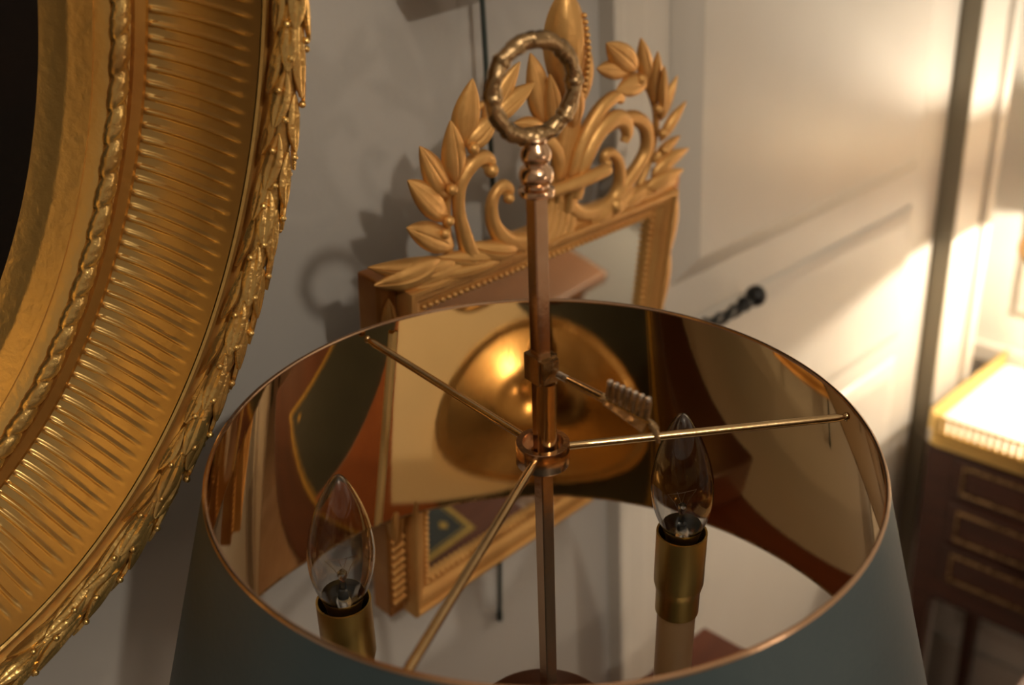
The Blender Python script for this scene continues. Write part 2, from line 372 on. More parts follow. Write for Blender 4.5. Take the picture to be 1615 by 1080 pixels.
# square rod
yawR = None
view = np.array([0 - CP[0], 0 - CP[1]])
MLi = np.linalg.inv(RW @ TL)
vl = MLi @ np.array([CP[0], CP[1], CP[2] - 0.15]); va = math.atan2(vl[1], vl[0])      # direction towards the viewer in lamp frame
nr_ = va + math.radians(37)                                                       # normal of the right-hand rod face
def sq_prism(mb, side, z0, z1, ang, bev=0.0006, n=2, cx=0, cy=0):
    h = side / 2; v = []; f = []
    pts = [(h, -h + bev), (h, h - bev), (h - bev, h), (-h + bev, h), (-h, h - bev), (-h, -h + bev), (-h + bev, -h), (h - bev, -h)]
    c, s = math.cos(ang), math.sin(ang)
    for j in range(n):
        z = z0 + (z1 - z0) * j / (n - 1); ox, oy = axc(z)
        for (x, y) in pts: v.append((ox + cx + x * c - y * s, oy + cy + x * s + y * c, z))
    for j in range(n - 1):
        for i in range(8): k = (i + 1) % 8; f.append((j * 8 + i, j * 8 + k, (j + 1) * 8 + k, (j + 1) * 8 + i))
    f.append(tuple(reversed(range(8)))); f.append(tuple((n - 1) * 8 + i for i in range(8)))
    mb.add(v, f)
mb = MB(); sq_prism(mb, 0.0076, -0.44, 0.1365, nr_); rod = LP(mb, 'square_rod', BRASSR, angle=25)
# finial neck
prof = [(0.0050, 0.1345), (0.0083, 0.1350), (0.0086, 0.1365), (0.0083, 0.1380), (0.0060, 0.1390), (0.0058, 0.1400), (0.0072, 0.1410), (0.0080, 0.1432), (0.0081, 0.1450), (0.0074, 0.1475), (0.0055, 0.1490), (0.0053, 0.1500), (0.0066, 0.1512), (0.0073, 0.1535), (0.0070, 0.1560), (0.0058, 0.1578), (0.0050, 0.1595), (0.0056, 0.1612), (0.0045, 0.1630)]
fin = LP(MB().add(*lathe(prof, 40, ax=axc)), 'finial', BRASSR, label='turned rose-gold brass finial')
# wreath ring with ribbon wraps
mb = MB(); rc = np.array([*axc(0.1835), 0.1835]); d1 = np.array([-math.sin(nr_ - 0.08), math.cos(nr_ - 0.08), 0.0]); RR = 0.0213
path = []
for i in range(220):
    a = 2 * PI * i / 220; path.append(rc + RR * (d1 * math.cos(a) + np.array([0, 0, 1.0]) * math.sin(a)))
def ringfn(t, a):
    s = t * 11
    m = 1 + 0.09 * math.sin(2 * PI * s + 2 * a) + 0.03 * math.sin(2 * PI * t * 29 + 3 * a)
    q = (t * 8) % 1
    if q < 0.13: m += 0.14
    return m
v, f = [], []
seg = 18
nrm_ = np.cross(d1, np.array([0, 0, 1.0]))
for i, p in enumerate(path):
    t = i / 220; rad = (p - rc) / RR
    for k in range(seg):
        a = 2 * PI * k / seg; v.append(p + (rad * math.cos(a) + nrm_ * math.sin(a)) * 0.0037 * ringfn(t, a))
for i in range(220):
    j = (i + 1) % 220
    for k in range(seg): l = (k + 1) % seg; f.append((i * seg + k, i * seg + l, j * seg + l, j * seg + k))
mb.add(v, f)
ringo = LP(mb, 'ring_handle', BRASSD, fin, angle=60, label='wreath-shaped brass ring bound with ribbon')
# ribbon knot at ring bottom
mb = MB(); kb = rc + np.array([0, 0, -RR - 0.0005])
mb.add(*sphere(kb, 0.0052, 1.0, 1.0, 0.85, 18, 10))
for sgn in (-1, 1):
    pth = spline([kb, kb + d1 * sgn * 0.004 + [0, 0, 0.001], kb + d1 * sgn * 0.008 + [0, 0, -0.0005]], 8)
    mb.add(*tube(pth, [0.0034, .0042, .0045, .0042, .004, .0036, .003, .0022], 12))
LP(mb, 'ribbon_knot', BRASSD, ringo, angle=60)
# hub: collar ring with a floor, spokes to the rim
mb = MB()
prof = [(0.0108, 0.0), (0.0139, 0.0), (0.0142, -0.0008), (0.0142, -0.0120), (0.0138, -0.0128), (0.0060, -0.0128), (0.0060, -0.0052), (0.0106, -0.0050), (0.0108, 0.0)]
mb.add(*lathe(prof, 48, caps=False))
hub = LP(mb, 'hub', BRASSR, angle=35)
A0 = 0.14336648
for k in range(3):
    a = A0 + k * 2 * PI / 3; c, s = math.cos(a), math.sin(a)
    mb = MB(); p0 = (0.0135 * c, 0.0135 * s, -0.0045); p1 = (0.1665 * c, 0.1665 * s, -0.0058)
    path = [tuple(p0[i] + (p1[i] - p0[i]) * t for i in range(3)) for t in (0, .2, .5, .8, .97, 1)]
    mb.add(*tube(path, [0.0023] * 4 + [0.0023, 0.0016], 16))
    sp = LP(mb, 'spoke', BRASS, hub)
    mb = MB().add(*sphere((0.1682 * c, 0.1682 * s, -0.0058), 0.0027, 0.8, 0.8, 1)); LP(mb, 'end_nut', BRASS, sp)
# square clamp block on rod and the half-round sleeve under it
mb = MB(); sq_prism(mb, 0.0122, 0.0375, 0.0520, nr_, 0.0004)
ofs = (math.cos(nr_) * 0.0035, math.sin(nr_) * 0.0035)
sq_prism(mb, 0.0100, 0.0385, 0.0510, nr_, 0.0004, cx=ofs[0], cy=ofs[1])
clamp = LP(mb, 'clamp_block', BRASSD, angle=25)
mb = MB(); p = [(0.0030, -0.0120), (0.0052, -0.0120), (0.0052, 0.0370), (0.0030, 0.0376)]
mb.add(*lathe(p, 28, c=(ofs[0] * 1.0, ofs[1] * 1.0))); LP(mb, 'sleeve', BRASS, clamp, angle=35)
# arrow shaped clamping screw
a0 = np.array([0.0050, -0.0050, 0.0440]); a1 = np.array([0.0475, -0.0530, 0.0425]); ad = (a1 - a0) / np.linalg.norm(a1 - a0); AL = np.linalg.norm(a1 - a0)
an = np.cross(ad, [0, 0, 1.0]); an /= np.linalg.norm(an); au = np.cross(an, ad)
key = None
mb = MB(); n = 30
pth = [a0 + ad * (0.0105 + (AL - 0.0105) * i / (n - 1)) for i in range(n)]
mb.add(*tube(pth, [0.0017 + 0.0006 * math.sin(min(1, i / 10) * PI * 0.5) if i < 14 else 0.0014 for i in range(n)], 12))
key = LP(mb, 'arrow_screw', BRASS, clamp, label='arrow-shaped brass tightening screw')
mb = MB(); pth = [a0 + ad * (0.0035 + 0.0070 * i / 23) for i in range(24)]
mb.add(*tube(pth, [0.0019 if i % 2 else 0.0014 for i in range(24)], 14)); LP(mb, 'screw_thread', STEEL, clamp)
# fletching: one tall ribbed vane, two low plain vanes, pointed nock
mb = MB(); s0 = AL - 0.0290; nrib = 7
d = au; side = np.cross(ad, d)
for i in range(nrib):
    s_ = s0 + 0.0270 * (i + 0.5) / nrib; hgt = 0.0120 + 0.0012 * i / nrib
    q0 = a0 + ad * s_ + d * 0.0008; q1 = a0 + ad * (s_ + 0.0008) + d * hgt
    mb.add(*tube([q0, q0 * .5 + q1 * .5, q1 * 0.86 + q0 * 0.14, q1 * 0.94 + q0 * 0.06, q1], [0.0012, 0.00155, 0.0017, 0.0014, 0.0004], 10))
def plate(d, h0, h1, sa, sb, tk=0.0005):
    sd = np.cross(ad, d); pp = [a0 + ad * sa, a0 + ad * sb, a0 + ad * (sb + 0.001) + d * h1, a0 + ad * (sa + 0.001) + d * h0]
    v = [p_ + sd * tk for p_ in pp] + [p_ - sd * tk for p_ in pp]
    mb.add(v, [(0, 1, 2, 3), (7, 6, 5, 4)] + [(i, 4 + i, 4 + (i + 1) % 4, (i + 1) % 4) for i in range(4)])
plate(au, 0.0095, 0.0108, s0, s0 + 0.0270)
LP(mb, 'ribbed_vane', STEEL, key, angle=35, label='ribbed silvery feather vane of the arrow')
mb = MB()
for a_ in (212, 328):
    d = an * math.cos(math.radians(a_)) + au * math.sin(math.radians(a_)); plate(d, 0.0030, 0.0060, s0, s0 + 0.0270)
mb.add(*tube([a0 + ad * (AL - 0.001), a0 + ad * (AL + 0.002) - au * 0.002, a0 + ad * (AL + 0.0045) - au * 0.0085], [0.0017, 0.0020, 0.0009], 10))
LP(mb, 'plain_vane', BRASSD, key, angle=35)
# candles
def bulb(cx, cy, zt, tilt, tag_):
    ox, oy = tilt
    def A(z): t = (z - zt) / 0.08; return (cx + ox * t, cy + oy * t)
    mb = MB()
    rr = 0.0147
    prof = [(0.0136, zt), (rr, zt), (rr, zt - 0.036), (0.0141, zt - 0.0385), (0.0134, zt - 0.0415), (0.0130, zt - 0.044), (0.0130, zt - 0.058), (0.0118, zt - 0.058)]
    mb.add(*lathe(prof + [(0.0118, zt - 0.05), (0.0136, zt - 0.034), (0.0136, zt)], 40, c=(cx, cy), caps=False))
    cover = LP(mb, 'socket_cover', SATINB, angle=35)
    LP(MB().add(*lathe([(0.0105, zt - 0.16), (0.0115, zt - 0.158), (0.0115, zt - 0.052), (0.010, zt - 0.050)], 40, c=(cx, cy))), 'candle_tube', CREAM, angle=35)
    LP(MB().add(*lathe([(0.0125, zt - 0.03), (0.0125, zt - 0.012), (0.0088, zt - 0.006), (0.0088, zt - 0.004)], 32, c=(cx, cy))), 'socket', DARK, cover)
    # glass envelope
    H = 0.0815; z0 = zt - 0.004; v = []
    prof = [(0.0052, 0.0), (0.0085, 0.003), (0.0118, 0.008), (0.0146, 0.0145), (0.0166, 0.022), (0.0176, 0.030), (0.0177, 0.037), (0.0168, 0.045), (0.0150, 0.053), (0.0125, 0.061), (0.0097, 0.068), (0.0068, 0.074), (0.0042, 0.0785), (0.0022, 0.0808), (0.0006, 0.0815)]
    P = spline(prof, 60)
    out = [(max(p_[0], 0.0003), z0 + p_[1]) for p_ in P]; inn = [(max(p_[0] - 0.0006, 0.0002), z0 + p_[1] * 0.986 + 0.0006) for p_ in P]
    mb = MB(); mb.add(*lathe(out, 56, ax=A)); v, f = lathe(inn, 56, ax=A); mb.add(v, [tuple(reversed(q)) for q in f])
    g = LP(mb, 'light_bulb', GLASS, angle=60, label='clear glass candle bulb, unlit')
    mb = MB(); cx2, cy2 = A(z0 + 0.01)
    mb.add(*lathe([(0.0050, z0 + 0.0008), (0.0030, z0 + 0.006), (0.0017, z0 + 0.014), (0.0015, z0 + 0.017), (0.0026, z0 + 0.0195), (0.0026, z0 + 0.0215), (0.0010, z0 + 0.0235)], 20, ax=A))
    LP(mb, 'glass_stem', GLASS, g, angle=60)
    mb = MB(); c = np.array([*A(z0 + 0.03), 0])
    for k in (-1, 1):
        e = c + np.array([0.0085 * k, 0.002 * k, z0 + 0.031])
        mb.add(*tube([c + [0.001 * k, 0, z0 + 0.016], c + [0.004 * k, 0.001 * k, z0 + 0.024], e], 0.00016, 6))
    for k in (-0.4, 0.4): mb.add(*tube([c + [0, 0, z0 + 0.0225], c + [0.006 * k, 0.003, z0 + 0.029]], 0.00012, 5))
    pts = [c + [-0.0085 + 0.017 * i / 40, -0.002 + 0.004 * i / 40 + 0.003 * math.sin(PI * i / 40), z0 + 0.031 - 0.003 * math.sin(PI * i / 40)] for i in range(41)]
    mb.add(*tube(pts, 0.00016, 6)); LP(mb, 'filament', FILA, g)
    # brass base cup inside
    LP(MB().add(*lathe([(0.0088, zt - 0.010), (0.0095, zt - 0.004), (0.0118, zt + 0.0045), (0.0115, zt + 0.0045), (0.0090, zt - 0.0035), (0.0085, zt - 0.0095)], 32, c=(cx, cy), caps=False)), 'bulb_collar', GALLERY, g, angle=50)
bulb(-0.108, -0.025, -0.080, (0.004, 0.0035), 'l')
bulb(0.081, 0.024, -0.080, (-0.0035, 0.003), 'r')
# arms, boss, stem and dish base
mb = MB().add(*lathe([(0.006, -0.232), (0.020, -0.226), (0.043, -0.212), (0.046, -0.208), (0.046, -0.205), (0.043, -0.203), (0.020, -0.199), (0.010, -0.192), (0.006, -0.190)], 48)); boss = LP(mb, 'arm_boss', BRONZE, angle=30)
for (x, y) in ((-0.108, -0.025), (0.081, 0.024)):
    p = spline([(x * .25, y * .25, -0.222), (x * .5, y * .5, -0.262), (x * .8, y * .8, -0.283), (x * .98, y * .98, -0.268), (x, y, -0.243)], 28)
    LP(MB().add(*tube(p, 0.0055, 14)), 'arm', BRASS)
    LP(MB().add(*lathe([(0.006, -0.246), (0.024, -0.240), (0.026, -0.236), (0.022, -0.236), (0.013, -0.240), (0.0118, -0.222)], 40, c=(x, y))), 'drip_pan', BRASS)
LP(MB().add(*lathe([(0.009, -0.46), (0.016, -0.44), (0.011, -0.42), (0.009, -0.39), (0.014, -0.37), (0.010, -0.345), (0.0075, -0.30), (0.0075, -0.232)], 36)), 'stem', BRASS)
# foot: level on the desk although the rod leans
ft = MB().add(*lathe([(0.095, 0.0), (0.100, 0.002), (0.104, 0.012), (0.101, 0.012), (0.094, 0.005), (0.050, 0.006), (0.028, 0.014), (0.016, 0.030), (0.012, 0.042)], 64)).build('dish_foot', BRASS, lamp, angle=35)
ft.matrix_parent_inverse = MLb.inverted(); ft.matrix_world = Matrix.Translation((base_w[0], base_w[1], DZ + 0.0034))

# ------------------------------------------------------------------ wall mirror
wn = np.array([0.6879721334103739, 0.7251344693024778, -0.029569326678044013]); up3 = np.array([0.14323080283177875, -0.09572232272389485, 0.9850493256951687])
nrm = np.cross(wn, up3)
A0p = np.array([-0.07933969509516865, 0.18550098761054296, 0.011147015840242802])
MM = Matrix((RW @ np.array([wn, up3, nrm]).T).tolist()).to_4x4(); MM.translation = rw(A0p)
mir = empty('wall_mirror', MM, 'gilt carved mirror with laurel crest leaning out from the grey wall', 'mirror')
def rk(p, q, c=0.0): return (p - 0.086 * q, q, c)          # slightly racked old frame
W_, H_ = 0.3215, 0.3185
def mframe(prof, m, name, par, angle=35, x0=0, x1=None, q0=0, q1=None):
    x1 = W_ if x1 is None else x1; q1 = -H_ if q1 is None else q1
    v = []; f = []; n = len(prof)
    for d, c in prof: v += [rk(x0 + d, q0 - d, c), rk(x1 - d, q0 - d, c), rk(x1 - d, q1 + d, c), rk(x0 + d, q1 + d, c)]
    for j in range(n):
        j2 = (j + 1) % n
        for i in range(4): k = (i + 1) % 4; f.append((j * 4 + i, j2 * 4 + i, j2 * 4 + k, j * 4 + k))
    return MB().add(v, f).build(name, m, par, angle)
prof = [(0.0, -0.030), (0.0, -0.002), (0.001, 0.0), (0.0035, 0.0), (0.0045, -0.001), (0.005, -0.003), (0.0075, -0.0035), (0.011, -0.0050), (0.0145, -0.0085), (0.017, -0.0105), (0.0185, -0.0105), (0.0190, -0.012), (0.0235, -0.012), (0.0245, -0.0135), (0.0245, -0.030)]
fr = mframe(prof, GILTM, 'frame', mir)
mb = MB()
n_beads_w = 46; d = 0.0222
for (pa, pb, k) in (((d, -d), (W_ - d, -d), 46), ((d, -H_ + d), (W_ - d, -H_ + d), 46), ((d, -d - .006), (d, -H_ + d + .006), 44), ((W_ - d, -d - .006), (W_ - d, -H_ + d + .006), 44)):
    for i in range(k):
        t = i / (k - 1); x, y, c = rk(pa[0] + (pb[0] - pa[0]) * t, pa[1] + (pb[1] - pa[1]) * t, -0.0112)
        mb.add(*sphere((x, y, c), 0.0024, 1, 1, 0.9, 8, 5))
mb.build('bead_molding', GILTM, fr, 60)
mb = MB(); v = [rk(0.0235, -0.0235, -0.0155), rk(W_ - 0.0235, -0.0235, -0.0155), rk(W_ - 0.0235, -H_ + 0.0235, -0.0155), rk(0.0235, -H_ + 0.0235, -0.0155)]
v += [(a, b_, c - 0.003) for a, b_, c in v]
mb.add(v, [(3, 2, 1, 0)[::-1], (4, 7, 6, 5)[::-1][::-1]] + [(i, 4 + i, 4 + (i + 1) % 4, (i + 1) % 4) for i in range(4)])
mb.build('mirror_glass', MIRG, mir)
mb = MB(); v = [rk(0.012, -0.012, -0.024), rk(W_ - .012, -.012, -0.024), rk(W_ - .012, -H_ + .012, -0.024), rk(.012, -H_ + .012, -0.024)]; v += [(a, b_, c - 0.008) for a, b_, c in v]
mb.add(v, [(3, 2, 1, 0), (4, 5, 6, 7)] + [(i, 4 + i, 4 + (i + 1) % 4, (i + 1) % 4) for i in range(4)]); mb.build('backboard', DMAHOG, mir)
def leaf(mb, base, tip, wd, z0=0.0, bulge=0.004, curl=0.0, tilt=0.0, thick=0.0022, nt_=12, ns=6, sharp=0.8, peak=0.8, rib=0.35, bend=0.0):
    base = np.array(base, float); tip = np.array(tip, float); ax = tip - base; L = np.linalg.norm(ax); ax /= L; pr = np.array([-ax[1], ax[0]])
    v = []; f = []; m = ns * 2 + 1
    for side in (0, 1):
        for i in range(nt_ + 1):
            t = i / nt_; sh = max(math.sin(PI * t ** peak), 0) ** sharp
            hw = max(wd * sh, 0.0003 * wd / 0.006)
            for j in range(m):
                s = (j - ns) / ns; p = base + ax * (L * t) + pr * (s * hw + bend * math.sin(PI * t))
                z = z0 + curl * t * t + tilt * s * hw
                if side == 0:
                    q = 1 - s * s
                    g = math.exp(-(s / 0.13) ** 2); z += bulge * sh * (q ** 0.7 - rib * g) + 0.0004 * math.cos(s * 9) * sh
                else: z -= thick * (0.3 + sh)
                v.append((p[0], p[1], z))
    N_ = (nt_ + 1) * m
    for i in range(nt_):
        for j in range(m - 1):
            a = i * m + j; f.append((a, a + 1, a + m + 1, a + m)); f.append((N_ + a, N_ + a + m, N_ + a + m + 1, N_ + a + 1))
        for j in (0, m - 1):
            a = i * m + j; q = (a, a + m, N_ + a + m, N_ + a); f.append(q if j == 0 else q[::-1])
    f.append(tuple(range(m)) + tuple(N_ + j for j in reversed(range(m)))); k = nt_ * m
    f.append(tuple(k + j for j in reversed(range(m))) + tuple(N_ + k + j for j in range(m)))
    mb.add(v, f)
def scroll(mb, pts, rads, z0=-0.002, flat=0.9, n=48, groove=0.16, zc=0.0):
    P = spline([(p[0], p[1], z0 + (p[2] if len(p) > 2 else 0)) for p in pts], n)
    R = [float(q[0]) for q in spline([(r,) for r in rads], n)]
    # frames with fixed z normal
    v = []; f = []; seg = 20
    for i in range(n):
        a = P[max(i - 1, 0)]; b_ = P[min(i + 1, n - 1)]; t = b_ - a; t[2] = 0; t /= np.linalg.norm(t) + 1e-9; s = np.array([-t[1], t[0], 0])
        for k in range(seg):
            an_ = 2 * PI * k / seg; top = max(math.sin(an_), 0)
            g = 1 - groove * top * (0.5 + 0.5 * math.cos(6 * an_ + PI))
            v.append(P[i] + s * math.cos(an_) * R[i] + np.array([0, 0, 1.0]) * math.sin(an_) * R[i] * flat * g)
    for i in range(n - 1):
        for k in range(seg): l = (k + 1) % seg; f.append((i * seg + k, (i + 1) * seg + k, (i + 1) * seg + l, i * seg + l))
    f.append(tuple(range(seg))); f.append(tuple((n - 1) * seg + k for k in reversed(range(seg))))
    mb.add(v, f)
crest = None
# plinth of the crest: carved acanthus mound along the top rail
mb = MB(); CB = -0.010
scroll(mb, [(-0.006, 0.008), (0.02, 0.004), (0.08, 0.002), (0.16, 0.003), (0.24, 0.002), (0.30, 0.002), (0.325, 0.006)], [0.004, 0.006, 0.007, 0.008, 0.007, 0.006, 0.004], CB, 0.9)
for k, (b0, t0, w0) in enumerate([((0.044, 0.008), (-0.030, 0.0255), 0.0085), ((0.052, 0.006), (-0.017, 0.0180), 0.0100), ((0.060, 0.004), (-0.010, 0.0040), 0.0095), ((0.030, 0.016), (-0.026, 0.012), 0.0100),
                                 ((0.100, 0.001), (0.030, 0.0170), 0.0085), ((0.098, 0.000), (0.014, 0.0060), 0.0060), ((0.110, 0.002), (0.056, 0.0200), 0.0080)]):
    leaf(mb, b0, t0, w0, CB + 0.004 + 0.0008 * k, 0.0055, -0.004, bend=0.003, rib=0.5)
for k, (b0, t0, w0) in enumerate([((0.25, 0.005), (0.3243, 0.0027), 0.007), ((0.25, 0.006), (0.3275, 0.0135), 0.008), ((0.235, 0.002), (0.29, 0.016), 0.008), ((0.215, 0.0), (0.262, 0.016), 0.007), ((0.20, 0.0), (0.24, 0.014), 0.006)]):
    leaf(mb, b0, t0, w0, CB + 0.004 + 0.0008 * k, 0.005, -0.003, bend=-0.002, rib=0.5)
crest = mb.build('crest', GILTM, mir, 50, label='pierced carved crest of laurel sprays and scrolls')
# C scrolls
for nm, pts, rads in (
    ('scroll', [(0.064, 0.006), (0.0545, 0.0270), (0.0470, 0.0480), (0.0465, 0.0660), (0.0550, 0.0785), (0.0665, 0.0820), (0.0745, 0.0780), (0.0735, 0.0720)], [0.0075, 0.0060, 0.0048, 0.0050, 0.0058, 0.0055, 0.0045, 0.0050]),
    ('scroll', [(0.118, 0.004), (0.101, 0.0100), (0.0875, 0.0230), (0.0810, 0.0380), (0.0820, 0.0500), (0.0905, 0.0560), (0.0980, 0.0510), (0.0950, 0.0462)], [0.009, 0.0080, 0.0062, 0.0050, 0.0045, 0.0045, 0.0042, 0.004]),
    ('scroll', [(0.1602, 0.0480), (0.1660, 0.0270), (0.1830, 0.0120), (0.2080, 0.0070), (0.2290, 0.0120), (0.2350, 0.0270), (0.2290, 0.0440), (0.2180, 0.0540), (0.2095, 0.0545), (0.2090, 0.0480)], [0.0055, 0.0062, 0.0070, 0.0070, 0.0062, 0.0055, 0.0048, 0.0042, 0.0042, 0.0040]),
    ('scroll', [(0.2061, 0.0762), (0.2240, 0.0797), (0.2420, 0.0785), (0.2600, 0.0670), (0.2665, 0.0490), (0.2590, 0.0350), (0.2450, 0.0230), (0.228, 0.008)], [0.0045, 0.0052, 0.0060, 0.0062, 0.0060, 0.0062, 0.0066, 0.007])):
    mb = MB(); scroll(mb, pts, rads, CB + 0.004, 0.95); e = pts[-1]; mb.add(*sphere((e[0], e[1], CB + 0.007), rads[-1] * 1.05)); mb.build(nm, GILTM, crest, 50)
# central fronds and stem
mb = MB()
for (x0, x1, x2) in ((0.128, 0.148, 0.1535), (0.138, 0.1545, 0.156), (0.149, 0.1605, 0.158), (0.160, 0.166, 0.160), (0.171, 0.1700, 0.162)):
    scroll(mb, [(x0, -0.004), ((x0 + x1) / 2 + 0.004, 0.018), (x1, 0.048), ((x1 + x2) / 2 + 0.002, 0.082), (x2, 0.122)], [0.0075, 0.0062, 0.0046, 0.0042, 0.0032], CB + 0.003, 1.0)
scroll(mb, [(0.1657, 0.0195), (0.166, 0.052), (0.1745, 0.078), (0.1890, 0.0955), (0.205, 0.1025), (0.2150, 0.0990)], [0.005, 0.006, 0.0062, 0.0062, 0.0052, 0.0038], CB + 0.008, 0.9)
scroll(mb, [(0.1690, 0.0300), (0.1740, 0.0580), (0.1860, 0.0770), (0.2020, 0.0860), (0.2170, 0.0830), (0.2250, 0.0720), (0.2225, 0.0640)], [0.006, 0.0068, 0.0070, 0.0072, 0.0068, 0.0056, 0.0040], CB + 0.011, 0.8)
scroll(mb, [(0.153, 0.03), (0.149, 0.060), (0.137, 0.078), (0.120, 0.086), (0.104, 0.087)], [0.005, 0.006, 0.006, 0.0055, 0.0045], CB + 0.006, 0.9)
mb.build('acanthus_frond', GILTM, crest, 50)
# bud finial on top
mb = MB(); leaf(mb, (0.1560, 0.098), (0.1375, 0.1865), 0.0165, CB + 0.003, 0.0130, 0.0, 0, 0.006, 18, 8, 0.62, 1.35, 0.1)
leaf(mb, (0.1570, 0.088), (0.1500, 0.1300), 0.010, CB + 0.010, 0.006); leaf(mb, (0.1590, 0.088), (0.1720, 0.1420), 0.0105, CB + 0.004, 0.008, 0, 0.1, 0.004, peak=1.2)
leaf(mb, (0.1575, 0.090), (0.163, 0.150), 0.007, CB + 0.004, 0.008)
for i in range(14):
    t = i / 13; mb.add(*sphere((0.1600 - 0.0105 * t + 0.002 * math.sin(t * 3), 0.112 + 0.058 * t, CB + 0.012 + 0.003 * math.sin(PI * t)), 0.0027 - 0.0007 * t))
mb.build('bud_finial', GILTM, crest, 50, label='large carved bud rising above the crest')
# torch crossing
mb = MB(); mb.add(*tube(spline([(0.128, 0.0440, CB + 0.013), (0.150, 0.0455, CB + 0.016), (0.175, 0.0480, CB + 0.018), (0.1935, 0.0498, CB + 0.018), (0.1965, 0.0500, CB + 0.018)], 24), [0.0050] * 6 + [0.0056] * 12 + [0.0052, 0.0048, 0.0042, 0.0034, 0.0024, 0.001], 14)); mb.build('torch', GILTM, crest, 50)
# laurel branches
def branch(stem, srad, leaves, berries):
    mb = MB(); scroll(mb, stem, srad, CB, 1.0, 40, 0.05); br = mb.build('laurel_branch', GILTM, crest, 50)
    for (t_, b_, w_, zz, tl) in leaves:
        m2 = MB(); leaf(m2, b_, t_, w_, CB + zz, 0.0045, 0.003, tl, bend=random.uniform(-.001, .001)); m2.build('leaf', GILTM, br, 50)
    for (x, y) in berries:
        m2 = MB().add(*sphere((x, y, CB + 0.009), 0.0042)); m2.build('berry', GILTM, br, 50)
branch([(0.045, 0.012), (0.040, 0.040), (0.0395, 0.065), (0.0450, 0.092), (0.0560, 0.112), (0.075, 0.1200), (0.092, 0.1190)], [0.0035, 0.003, 0.003, 0.0028, 0.0026, 0.0022, 0.0016],
       [((-0.0056, 0.0505), (0.0430, 0.0225), 0.0100, 0.006, 0.2), ((-0.0048, 0.0823), (0.0370, 0.0440), 0.0100, 0.004, 0.25), ((0.0060, 0.1021), (0.0400, 0.0585), 0.0100, 0.002, 0.2), ((0.0302, 0.1152), (0.0440, 0.0680), 0.0100, 0.004, 0.0),
        ((0.0490, 0.1395), (0.0490, 0.0920), 0.0110, 0.003, -0.1), ((0.0735, 0.1115), (0.0490, 0.0920), 0.0085, 0.006, -0.2), ((0.0940, 0.1440), (0.0660, 0.1040), 0.0095, 0.003, 0), ((0.1080, 0.1285), (0.068, 0.1060), 0.0075, 0.006, -0.2),
        ((0.1050, 0.1480), (0.1340, 0.0930), 0.0120, 0.002, 0.1), ((0.1235, 0.1320), (0.1420, 0.0850), 0.0080, 0.006, -0.2), ((0.0900, 0.1030), (0.1300, 0.0900), 0.0060, 0.006, 0)],
       [(0.0335, 0.0680), (0.0325, 0.0455), (0.0295, 0.0370), (0.0515, 0.0930)])
branch([(0.2700, 0.012), (0.2795, 0.030), (0.2817, 0.0504), (0.2798, 0.0698), (0.2693, 0.0876), (0.2524, 0.1048), (0.2320, 0.1160)], [0.0035, 0.003, 0.003, 0.0028, 0.0024, 0.002, 0.0015],
       [((0.1829, 0.1463), (0.2310, 0.1190), 0.0095, 0.007, -0.2), ((0.1810, 0.1270), (0.2300, 0.1175), 0.0080, 0.003, 0), ((0.2040, 0.1080), (0.2490, 0.1085), 0.0085, 0.007, 0.2), ((0.2300, 0.1435), (0.2535, 0.1060), 0.0075, 0.004, 0),
        ((0.2560, 0.1300), (0.2700, 0.0830), 0.0075, 0.004, 0), ((0.2593, 0.1199), (0.2740, 0.0800), 0.0060, 0.010, 0.3), ((0.2888, 0.1065), (0.2800, 0.0690), 0.0070, 0.005, 0.2), ((0.3074, 0.0823), (0.2825, 0.0510), 0.0070, 0.006, 0.2),
        ((0.3095, 0.0520), (0.2780, 0.0330), 0.0070, 0.005, 0.2), ((0.3236, 0.0380), (0.2780, 0.0230), 0.0080, 0.007, 0.1), ((0.3200, 0.0200), (0.2720, 0.0130), 0.0085, 0.008, 0)],
       [(0.2660, 0.083), (0.2860, 0.044), (0.2790, 0.060), (0.2350, 0.112)])
# side pilasters: carved drop at top, flutes at the foot
for sgn, x0, x1 in ((-1, -0.0185, -0.0015), (1, W_ + 0.0015, W_ + 0.0185)):
    v = []; 
    for c in (-0.034, -0.0125):
        v += [rk(x0, 0.010, c), rk(x1, 0.010, c), rk(x1, -H_ + 0.004, c), rk(x0, -H_ + 0.004, c)]
    mb = MB().add(v, [(0, 1, 2, 3), (7, 6, 5, 4)] + [(i, 4 + i, 4 + (i + 1) % 4, (i + 1) % 4) for i in range(4)])
    pil = mb.build('side_pilaster', GILTR, mir, 35, bevel=0.002)
    mb = MB(); xm = (x0 + x1) / 2
    for i in range(9):
        q = -H_ + 0.020 + i * 0.0085; a = rk(x0 + 0.003, q, -0.0125); b_ = rk(x1 - 0.001, q + 0.002, -0.0125); mb.add(*tube([a, b_], 0.0030, 10, 0.9))
    for (q0, q1) in ((-0.005, -0.085), (-0.060, -0.150), (-0.235, -0.150)):
        a = rk(xm, q0); b_ = rk(xm, q1); leaf(mb, a[:2], b_[:2], 0.0082, -0.0115, 0.006, 0, 0, rib=0.5)
    mb.build('carving', GILTM, pil, 50)

